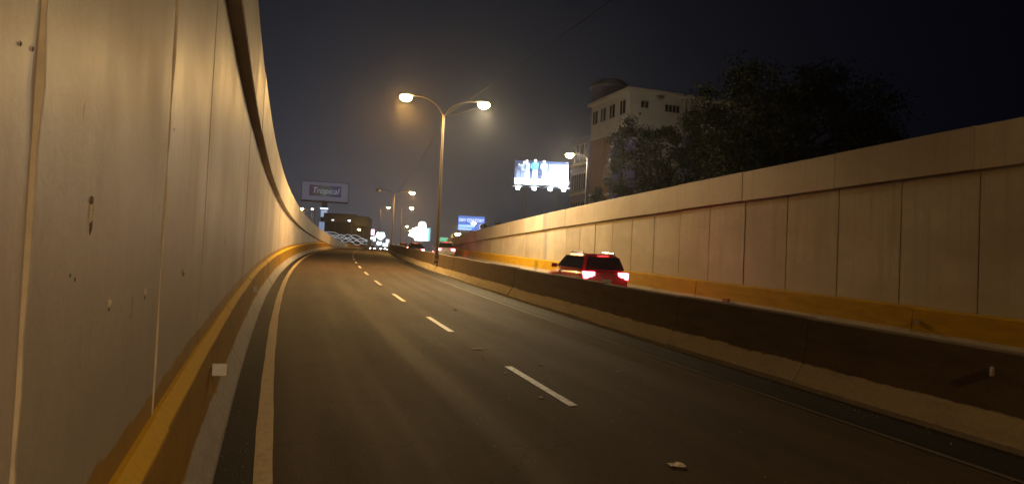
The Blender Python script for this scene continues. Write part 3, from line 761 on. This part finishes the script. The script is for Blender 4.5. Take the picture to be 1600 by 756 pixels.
PSKIN = mat('printed skin', (.62, .50, .46), .5, noise=0); PD = mat('printed slate', (.12, .14, .22), .5, noise=0); PT = mat('printed teal', (.10, .50, .50), .5, noise=0); PW = mat('printed white', (.75, .78, .82), .5, noise=0); PG = mat('printed grey', (.38, .42, .52), .5, noise=0)
for u, k, a, bb, ln in ((-.43, .85, PD, PD, .03), (-.345, 1.0, PG, PD, .04), (-.265, 1.08, PG, PG, -.03), (-.12, 1.12, PT, PW, .0), (.06, 1.08, PG, PW, -.04)):
    figure(u * w, k, a, bb, ln)
part(t, 'printed_stand', mat('printed black', (.03, .03, .05), .5, noise=0), (-.10 * w, -.09, zc - h * .04, .06 * w, -.065, zc - h * .01), (-.03 * w, -.09, zc - h * .40, -.018 * w, -.065, zc - h * .04))
part(t, 'catwalk', M['steel'], (-w / 2 - .3, -1.5, zc - h / 2 - .35, w / 2 + .3, -.1, zc - h / 2 - .25), (-w / 2 - .3, -1.5, zc - h / 2 + .5, w / 2 + .3, -1.46, zc - h / 2 + .54))
for x in (-.3, .3): part(t, 'post', M['steel'], (x * w - .25, .45, 0, x * w + .25, .95, zc + h / 2 - .3))
M['flood'] = emat('flood lamp glass', (.80, .92, 1.0), 60)
for u in (-.42, -.12, .17, .42):
    fx = u * w; fz = zc - h / 2 - .62
    f = part(t, 'flood_lamp', M['steel'], (fx - .28, -1.75, fz - .2, fx + .28, -1.55, fz + .2), b=.02)
    part(f, 'glass', M['flood'], (fx - .27, -1.82, fz - .19, fx + .27, -1.752, fz + .19))
    L = bpy.data.lights.new('flood_light', 'SPOT'); L.energy = 2300 if u < .3 else 17000; L.color = (.78, .90, 1.0); L.spot_size = math.radians(120); L.spot_blend = .6; L.shadow_soft_size = .15
    o = bpy.data.objects.new('flood_light', L); C.objects.link(o); o.parent = t; o.location = (fx, -2.2, fz + .1); o.rotation_euler = (math.radians(145), 0, 0)
# blue board behind the right wall
t, w, h, zc = board('billboard', 'small blue lit billboard just over the far end of the right wall', 716, 338, 757, 360, 150, ground=4.6)
part(t, 'panel', emat('blue lit sign face', (.10, .22, .72), 1.0), (-w / 2, 0, zc - h / 2, w / 2, .35, zc + h / 2))
part(t, 'printed_band', emat('pale blue print', (.35, .62, 1.0), 1.3), (-w / 2 + .1, -.03, zc - h * .30, w * .12, -.002, zc - h * .12), (-w / 2 + .1, -.03, zc - h * .48, w * .02, -.002, zc - h * .36))
text(t, 'DRY COATORY', h * .3, emat('sign letters', (.85, .9, 1.0), 1.6), (0, -.05, zc + h * .2), 0, w * .94)
part(t, 'post', M['steel'], (-.25, .4, 0, .25, .9, zc + h / 2 - .2))
# bright white display with a cyan side
t, w, h, zc = board('billboard', 'dazzling white lit billboard with a cyan right edge above the queue of cars', 648, 357, 672, 376, 170, ground=4.8)
part(t, 'panel', emat('white display face', (.86, .95, 1.0), 5.0), (-w / 2, 0, zc - h / 2, w / 2 - .55, .4, zc + h / 2))
part(t, 'side_panel', emat('cyan display face', (.30, .78, .88), 1.1), (w / 2 - .55, 0, zc - h / 2, w / 2, .4, zc + h / 2 + .2))
part(t, 'post', M['steel'], (-.25, .45, 0, .25, .9, zc + h / 2 - .2))
t, w, h, zc = board('lit_sign', 'tall white lit sign with a stepped outline left of the dazzling billboard', 638, 346, 666, 374, 176, cat='sign', ground=4.8)
q = MB(); P_ = [(-.5, -.3), (-.3, -.36), (-.05, -.5), (.5, -.5), (.5, .12), (.46, .42), (.36, .5), (.16, .5), (.06, .40), (.04, .22), (-.12, .16), (-.28, .10), (-.34, -.10)]
k = len(P_); q.add([(x * w, 0, zc + z * h) for x, z in P_] + [(x * w, .4, zc + z * h) for x, z in P_], [tuple(range(k)), tuple(range(2 * k - 1, k - 1, -1))] + [(i, k + i, k + (i + 1) % k, (i + 1) % k) for i in range(k)])
q.build('panel', emat('warm white sign face', (1.0, .97, .90), 5.0), t)
part(t, 'post', M['steel'], (.1 * w - .2, .45, 0, .1 * w + .2, .85, zc + h * .3))
def small_sign(label, px0, py0, px1, py1, depth, c, e, shape='box', ground=4.8):
    t, w, h, zc = board('lit_sign', label, px0, py0, px1, py1, depth, cat='sign', ground=ground)
    if shape == 'hex': P_ = [(-.5, 0), (-.36, .5), (.36, .5), (.5, 0), (.2, -.4), (0, -.5), (-.2, -.4)]
    elif shape == 'split': P_ = [(-.5, -.5), (-.1, -.5), (0, -.1), (.1, -.5), (.5, -.5), (.5, .5), (.15, .5), (0, .15), (-.15, .5), (-.5, .5)]
    else: P_ = [(-.5, -.5), (.5, -.5), (.5, .5), (-.5, .5)]
    q = MB(); k = len(P_)
    q.add([(x * w, 0, zc + z * h) for x, z in P_] + [(x * w, .3, zc + z * h) for x, z in P_], [tuple(range(k)), tuple(range(2 * k - 1, k - 1, -1))] + [(i, k + i, k + (i + 1) % k, (i + 1) % k) for i in range(k)])
    q.build('panel', emat('sign face ' + label[:12], c, e), t)
    part(t, 'post', M['steel'], (-.15, .32, 0, .15, .6, zc + h * .3)); return t
small_sign('pink and white lit roadside sign above the crest of the road', 571, 358, 585, 367, 260, (1.0, .62, .74), 2.6, 'split')
small_sign('six-sided white lit sign above the crest, left of the second median pole', 587, 363, 602, 375, 250, (.72, .97, 1.0), 4.0, 'hex')
small_sign('small round-bottomed white lit sign low over the crest of the road', 588, 377, 597, 384, 265, (.85, .97, 1.0), 3.0, 'hex')
small_sign('tiny white lit sign below the pink one', 577, 370, 582, 374, 262, (.95, .97, 1.0), 3.0)
small_sign('low blue-white lit shop sign right of the round-bottomed sign on the crest', 598, 380, 606, 385, 270, (.70, .88, 1.0), 3.0)
small_sign('small red lit sign low over the crest, below the pink sign', 568, 382, 574, 386, 275, (1.0, .25, .28), 1.8)
small_sign('blue-white lit shop sign between the pink sign and the six-sided sign', 583, 369, 587, 377, 280, (.60, .80, 1.0), 2.4)
small_sign('small white lit sign at the right foot of the six-sided sign', 603, 374, 608, 379, 290, (.9, .95, 1.0), 2.6)
small_sign('green road sign over the queue of cars', 687, 371, 700, 377, 120, (.10, .55, .38), .8)
small_sign('narrow upright white lit sign at the left of the queue of cars', 642, 381, 646, 391, 140, (1.0, .85, .88), 3.0)
# ------------------------------------------------------------------ pale corner building
M['b_wall'] = mat('pale render', (.46, .46, .45), .85, noise=.35, scale=.5)
M['b_brick'] = mat('ochre brick', (.30, .19, .12), .9, noise=.4, scale=2.5, bump=.3)
M['b_purple'] = mat('violet paint', (.15, .15, .32), .7, noise=.3, scale=.6)
M['b_dark'] = mat('dark window glass', (.018, .018, .022), .1, noise=0)
M['b_slab'] = mat('slab edge', (.50, .48, .43), .8, noise=.3, scale=1)
M['b_frame'] = mat('window frame', (.30, .28, .25), .6, noise=0)
DB = 76.0; corner = pix(985, 137, DB); TB = -math.radians(19.6)
bt = thing('office_building', 'pale five-storey corner building with violet columns behind the right wall', 'building', (corner.x, corner.y, 4.4), -TB, None)
HB = corner.z - 4.4                      # roof height over the street; local x to the right, y away from the corner
LX, LY = 16.0, 9.0
part(bt, 'upper_storey', M['b_wall'], (0, 0, HB - 4.3, LX, LY, HB - .35))
part(bt, 'parapet', M['b_slab'], (-.45, -.45, HB - .349, LX + .4, LY + .3, HB), b=.03)
part(bt, 'wall', M['b_wall'], (1.6, 2.6, 0, LX - .3, LY - 1, HB - 4.31))
part(bt, 'brick_wall', M['b_brick'], (.05, 5.6, 0, 1.59, LY - .05, HB - 4.31))
for y in (.05, 3.0): part(bt, 'column', M['b_purple'], (.05, y, 0, .95, y + .95, HB - 4.31), b=.03)
part(bt, 'column', M['b_purple'], (7.0, .05, 0, 7.9, .95, HB - 4.31), b=.03)
for z in (HB - 7.6, HB - 10.8, HB - 14): part(bt, 'balcony_slab', M['b_slab'], (.3, 1.0, z, 1.6, 5.59, z + .3), (.9, .25, z, LX - 1, 2.59, z + .3))
for z in (HB - 7.3, HB - 10.5):
    for y in (3.9, 4.9): 
        wn = part(bt, 'window', M['b_dark'], (1.55, y - .45, z + .9, 1.63, y + .45, z + 2.2)); part(wn, 'sill', M['b_slab'], (1.45, y - .55, z + .78, 1.59, y + .55, z + .88))
def window_x(y, z0, z1, wd, x=0.0):
    wn = part(bt, 'window', M['b_dark'], (x - .02, y - wd / 2, z0, x + .05, y + wd / 2, z1))
    part(wn, 'frame', M['b_frame'], (x - .06, y - wd / 2 - .08, z0 - .08, x - .021, y + wd / 2 + .08, z0), (x - .06, y - wd / 2 - .08, z1, x - .021, y + wd / 2 + .08, z1 + .08), (x - .06, y - .04, z0, x - .021, y + .04, z1))
def window_y(x, z0, z1, wd, y=0.0):
    wn = part(bt, 'window', M['b_dark'], (x - wd / 2, y - .02, z0, x + wd / 2, y + .05, z1))
    part(wn, 'frame', M['b_frame'], (x - wd / 2 - .08, y - .06, z0 - .08, x + wd / 2 + .08, y - .021, z0), (x - wd / 2 - .08, y - .06, z1, x + wd / 2 + .08, y - .021, z1 + .08), (x - .04, y - .06, z0, x + .04, y - .021, z1))
for y in (1.45, 3.85, 6.0, 8.0): window_x(y, HB - 2.5, HB - 1.1, 1.15)
window_y(1.75, HB - 1.9, HB - 1.25, .85)
for x in (4.6, 5.5): window_y(x, HB - 2.0, HB - 1.3, .80)
for ax in (7.2, 9.4): part(bt, 'air_conditioner', M['b_frame'], (ax, -.45, HB - 2.6, ax + .8, -.01, HB - 2.05), b=.03)
q = MB(); q.tube([(6.6, -.06, HB - .4), (6.6, -.06, HB - 4.2)], .06, 8); q.build('drain_pipe', M['b_frame'], bt)
part(bt, 'air_conditioner', M['b_frame'], (2.9, -.5, HB - 1.0, 3.4, -.01, HB - .7), b=.03)
q = MB(); q.tube([(1.2, -.02, HB - 2.6), (1.2, -.12, HB - 2.6)], .12, 10); q.build('vent', M['b_dark'], bt)
# wing further along with its own glazed bays
part(bt, 'side_wing', M['b_purple'], (-.3, LY + .01, 0, 6, LY + 4.2, HB - 3.6))
for z in (HB - 6.4, HB - 9.8, HB - 13): 
    for y in (LY + .8, LY + 2.1, LY + 3.4): window_x(y, z, z + 1.9, .9, -.3)
    part(bt, 'balcony_slab', M['b_slab'], (-.6, LY + .1, z - .5, -.31, LY + 4.1, z - .25))
tw = MB(); R8 = 2.3
tx, ty = 3.4, 11.5
tw.lathe([(R8, 0), (R8, HB + 2.6)], 8, center=(tx, ty, 0)); tower = tw.build('tower', M['b_purple'], bt)
q = MB(); q.lathe([(R8 + .3, HB + 2.6), (R8 + .3, HB + 2.8), (1.6, HB + 3.6), (1.5, HB + 3.65)], 8, center=(tx, ty, 0)); q.build('tower_roof', mat('violet grey roof', (.24, .24, .30), .8), tower)
# far low buildings on the left
M['far_wall'] = mat('far grey wall', (.16, .155, .16), .9, noise=.4, scale=.3); M['far_dark'] = mat('far dark wall', (.04, .04, .042), .9, noise=.4, scale=.3)
c = pix(536, 340, 215); t = thing('warehouse', 'long low grey parapet building right of the sign column', 'building', (c.x, c.y, 4.7), .1)
part(t, 'wall', M['far_dark'], (-5.2, 0, 0, 7, 14, c.z - 4.7 - 1.4)); part(t, 'parapet', M['far_wall'], (-5.5, -.3, c.z - 4.7 - 1.39, 3.6, 14, c.z - 4.7 + 1.1), (3.61, -.5, c.z - 4.7 - 2.2, 7.2, 14, c.z - 4.7 + .6))
for x in (-3.6, -1.2, 1.2, 4.2): part(t, 'window', M['b_dark'], (x - .7, -.06, 3.0, x + .7, -.001, 4.6))
c = pix(572, 352, 280); t = thing('spire', 'slender pointed spire with a white light in the far left distance', 'tower', (c.x, c.y, 4.7), 0)
q = MB(); q.lathe([(.6, 0), (.55, c.z - 4.7 - 1), (.35, c.z - 4.7), (.02, c.z - 4.7 + 2.4)], 8); q.build('mast', M['far_wall'], t)
q = MB(); q.lathe([(.1, -.3), (.4, -.1), (.4, .2), (.05, .9)], 8, center=(0, -.3, c.z - 4.7)); q.build('beacon', emat('white beacon', (.9, .97, 1.0), 3.5), t)
for px, py, dpt in ((488, 327, 200), (546, 345, 190), (520, 344, 205)):
    lamp_at({488: 'tiny white lamp left of the sign column', 546: 'small white lamp before the low grey building', 520: 'faint lamp right of the sign column'}[px], px, py, dpt, 4, emat('white lamp lens', (.95, .97, 1.0), 8 if px != 520 else 2), 0, SOD, 4.7)
# string lights hung along the left frontage
t = thing('string_lights', 'wavy strands of white string lights over the far end of the left wall', 'string lights', (pix(530, 372, 135).x, pix(530, 372, 135).y, 4.6))
M['bulbs'] = emat('white string bulbs', (.85, .92, 1.0), .9)
origin = t.location.copy()
for a in (492, 531, 570):
    p0 = pix(a, 372, 135) - origin; q = MB(); q.tube([(p0.x, p0.y, 0), (p0.x, p0.y, max(p0.z + 2.1, 1))], .05, 8); q.build('pole', M['steel'], t)
for j in range(5):
    rnd = random.Random(j + 3); xs = [486 + 88 * i / 28 for i in range(29)]; pts = []
    for x in xs:
        f = (x - 486) / 88; base = 360 + 14 * f + j * 1.8
        y = base + 3.6 * math.sin(f * (7 + j * .6) * 1.9 + j * 1.4) + 1.4 * math.sin(f * 23 + j * 2.2)
        pts.append(pix(x, y, 135 + 1.2 * math.sin(j * 2.1)) - origin)
    q = MB(); q.tube(pts, .024, 5); q.build('strand', M['bulbs'], t)
# ------------------------------------------------------------------ trees
M['bark'] = mat('bark', (.06, .045, .033), .95, noise=.5, scale=3, bump=.6)
def leafmat(name, c):
    m, t, p = newmat(name); b = NB(t)
    g = b.n('ShaderNodeNewGeometry'); r = g.outputs['Random Per Island']
    col = b.mix(r, c4(*[x * .55 for x in c]), c4(*[x * 1.5 for x in c])); b.l(col, p.inputs['Base Color']); p.inputs['Roughness'].default_value = .6
    return m
M['leaf_a'] = leafmat('dark leaves', (.030, .044, .017)); M['leaf_b'] = leafmat('olive leaves', (.045, .058, .022))
def tree(name, label, base, height, rx, ry, zc0, rz_, nclump, nleaf, lm, seed, leaf=.17):
    rnd = random.Random(seed)
    t = thing(name, label, 'tree' if name != 'shrub' else 'shrub', base, 0, 'trees behind the right wall')
    q = MB(); tr = .03 * height
    q.tube([(0, 0, 0), (.1, .05, height * .2), (-.05, .1, height * .42), (.1, 0, height * .6)], [tr, tr * .8, tr * .6, tr * .35], 10)
    cl = []
    for i in range(nclump):
        while True:
            v = Vector((rnd.uniform(-1, 1), rnd.uniform(-1, 1), rnd.uniform(-1, 1)))
            if .35 < v.length < 1: break
        v = v.normalized() * (v.length ** .5)
        k = 1 + .18 * math.sin(v.x * 5 + seed) + .12 * math.sin(v.y * 7 + v.z * 4)
        cl.append((Vector((v.x * rx * k, v.y * ry * k, zc0 + v.z * rz_ * k)), rnd.uniform(.55, 1.15) * rx * .21))
    for c_, r in cl[:14]:
        q.tube([(0, .05, height * rnd.uniform(.3, .5)), c_ * .5 + Vector((0, 0, height * .26)), c_], [tr * .4, tr * .22, tr * .06], 6)
    q.build('trunk', M['bark'], t, True)
    vs = []; fs = []
    for c_, r in cl:
        for i in range(nleaf):
            v = Vector((max(-1.1, min(1.1, rnd.gauss(0, .55))), max(-1.1, min(1.1, rnd.gauss(0, .55))), max(-.85, min(.85, rnd.gauss(0, .42))))) * r
            p = c_ + v; n = Vector((rnd.gauss(0, 1), rnd.gauss(0, 1), rnd.gauss(.6, 1))).normalized()
            a = n.orthogonal().normalized(); a = Matrix.Rotation(rnd.uniform(0, 6.28), 3, n) @ a; bb = n.cross(a)
            l = leaf * rnd.uniform(.6, 1.4); k = len(vs)
            vs += [p - a * l, p + bb * l * .42 - n * .02, p + a * l, p - bb * l * .42 - n * .02]; fs.append((k, k + 1, k + 2, k + 3))
    link('crown', mesh('crown', vs, fs, None, [lm]), t)
    return t
def tree_at(name, label, px, pyt, depth, wpx, hpx, nclump, nleaf, lm, seed, ground=4.6, leaf=.115):
    nleaf = int(nleaf * 1.9)
    top = pix(px, pyt, depth); rx = wpx / 2 * depth / FPX; rzz = hpx / 2 * depth / FPX
    h = top.z - ground
    return tree(name, label, (top.x, top.y, ground), h, rx * .86, rx * .8, h - rzz, rzz * .86, nclump, nleaf, lm, seed, leaf)
tree_at('tree', 'very large dark spreading tree behind the right wall', 1235, 96, 46, 300, 225, 150, 130, M['leaf_a'], 5)
tree_at('tree', 'olive green tree in front of the pale corner building', 1030, 182, 60, 150, 150, 90, 110, M['leaf_b'], 11)
tree_at('tree', 'dark tree filling the gap between the olive tree and the very large one', 1150, 165, 54, 120, 180, 80, 110, M['leaf_a'], 17)
tree_at('shrub', 'low shrub peeping over the right wall below the corner building', 955, 268, 62, 70, 70, 26, 90, M['leaf_b'], 23)
tree_at('tree', 'low dark tree behind the right wall at the right of the very large tree', 1390, 205, 42, 150, 110, 50, 110, M['leaf_a'], 29)
tree_at('tree', 'small dark tree beside the blue billboard over the far end of the right wall', 775, 345, 112, 55, 60, 30, 80, M['leaf_a'], 31, leaf=.2)
# ------------------------------------------------------------------ litter and grit on the road
def on_road(px, py):
    v = pix(px, py, 1.0) - Vector((0, 0, CAMZ))
    lo, hi = 1.0, 150.0
    for i in range(60):
        mid = (lo + hi) / 2; p = Vector((0, 0, CAMZ)) + v * mid
        s = p.y * math.cos(YAW) + p.x * math.sin(YAW)
        if p.z > zroad(s): lo = mid
        else: hi = mid
    return p
def crumple(label, px, py, w, hgt, seed, m='litter', yaw=0.0):
    rnd = random.Random(seed); p = on_road(px, py); n = 4; vs = []; fs = []
    for i in range(n + 1):
        for j in range(n + 1):
            u, v = i / n - .5, j / n - .5
            vs.append((u * w * rnd.uniform(.85, 1.1), v * w * .75 * rnd.uniform(.8, 1.15), .012 + hgt * rnd.uniform(0, 1) * (1 - 1.6 * max(abs(u), abs(v)))))
    for i in range(n):
        for j in range(n): a = i * (n + 1) + j; fs.append((a, a + n + 1, a + n + 2, a + 1))
    me = mesh('litter', vs, fs, None, [M[m]]); o = link('litter', me, None, p, (0, 0, yaw)); md = o.modifiers.new('t', 'SOLIDIFY'); md.thickness = .004
    return tag(o, label, 'litter', 'scraps of litter on the road')
crumple('crumpled pale paper scrap on the dark asphalt at the lower right', 1057, 728, .16, .05, 1)
crumple('flat pale yellow scrap just before the nearest lane dash', 745.7, 545.5, .20, .015, 2, yaw=.3)
crumple('small pale scrap left of the far end of the nearest lane dash', 790, 583.5, .06, .02, 3)
crumple('small pale scrap right of the nearest lane dash', 845, 570, .07, .02, 4)
crumple('tiny scrap left of the near end of the nearest lane dash', 845, 621.7, .06, .02, 5)
crumple('tiny scrap directly below the flat pale yellow scrap', 754, 560, .05, .02, 6)
crumple('small scrap between the second lane dash and the median', 712, 485, .10, .04, 7)
crumple('tiny scrap on the dark asphalt towards the median barrier', 966, 581, .05, .02, 8)
vs = []; fs = []; rnd = random.Random(77)
def stone(s, d, r):
    k = len(vs); p = rp(s, d, zrel=.006)
    top = p + Vector((0, 0, r * 1.1)); n = 5
    for i in range(n):
        a = 6.283 * i / n + rnd.random() * .5; vs.append(p + Vector((math.cos(a) * r * rnd.uniform(.7, 1.2), math.sin(a) * r * rnd.uniform(.7, 1.2), 0)))
    vs.append(top)
    for i in range(n): fs.append((k + i, k + (i + 1) % n, k + n))
for i in range(260): stone(rnd.uniform(3, 26), 3.7 + rnd.gauss(-.35, .7), rnd.uniform(.003, .008))
for i in range(380): stone(rnd.uniform(2, 30), abs(rnd.gauss(0, .14)) - .30, rnd.uniform(.003, .008))
for i in range(380): stone(rnd.uniform(3, 40), 7.86 - abs(rnd.gauss(0, .3)), rnd.uniform(.003, .010))
for i in range(150): stone(rnd.uniform(3, 24), rnd.uniform(0, 7), rnd.uniform(.003, .009))
g = link('grit', mesh('grit', vs, fs, None, [mat('pale grit', (.34, .31, .26), .9, noise=.4, scale=20)])); g['kind'] = 'stuff'; g['label'] = 'loose pale grit scattered over the asphalt and gutters'
# ------------------------------------------------------------------ haze
if HAZE_DENSITY > 0:
    q = MB(); q.box(-520, -120, -8, 620, 900, 45); hz = q.build('haze', [])
    hz['kind'] = 'stuff'; hz['label'] = 'thin night haze over the road'
    m = bpy.data.materials.new('haze'); m.use_nodes = True; m.node_tree.nodes.clear()
    o = m.node_tree.nodes.new('ShaderNodeOutputMaterial'); v = m.node_tree.nodes.new('ShaderNodeVolumePrincipled')
    v.inputs['Density'].default_value = HAZE_DENSITY; v.inputs['Color'].default_value = (.92, .92, .95, 1); v.inputs['Anisotropy'].default_value = .88
    m.node_tree.links.new(v.outputs[0], o.inputs['Volume']); hz.data.materials.append(m)
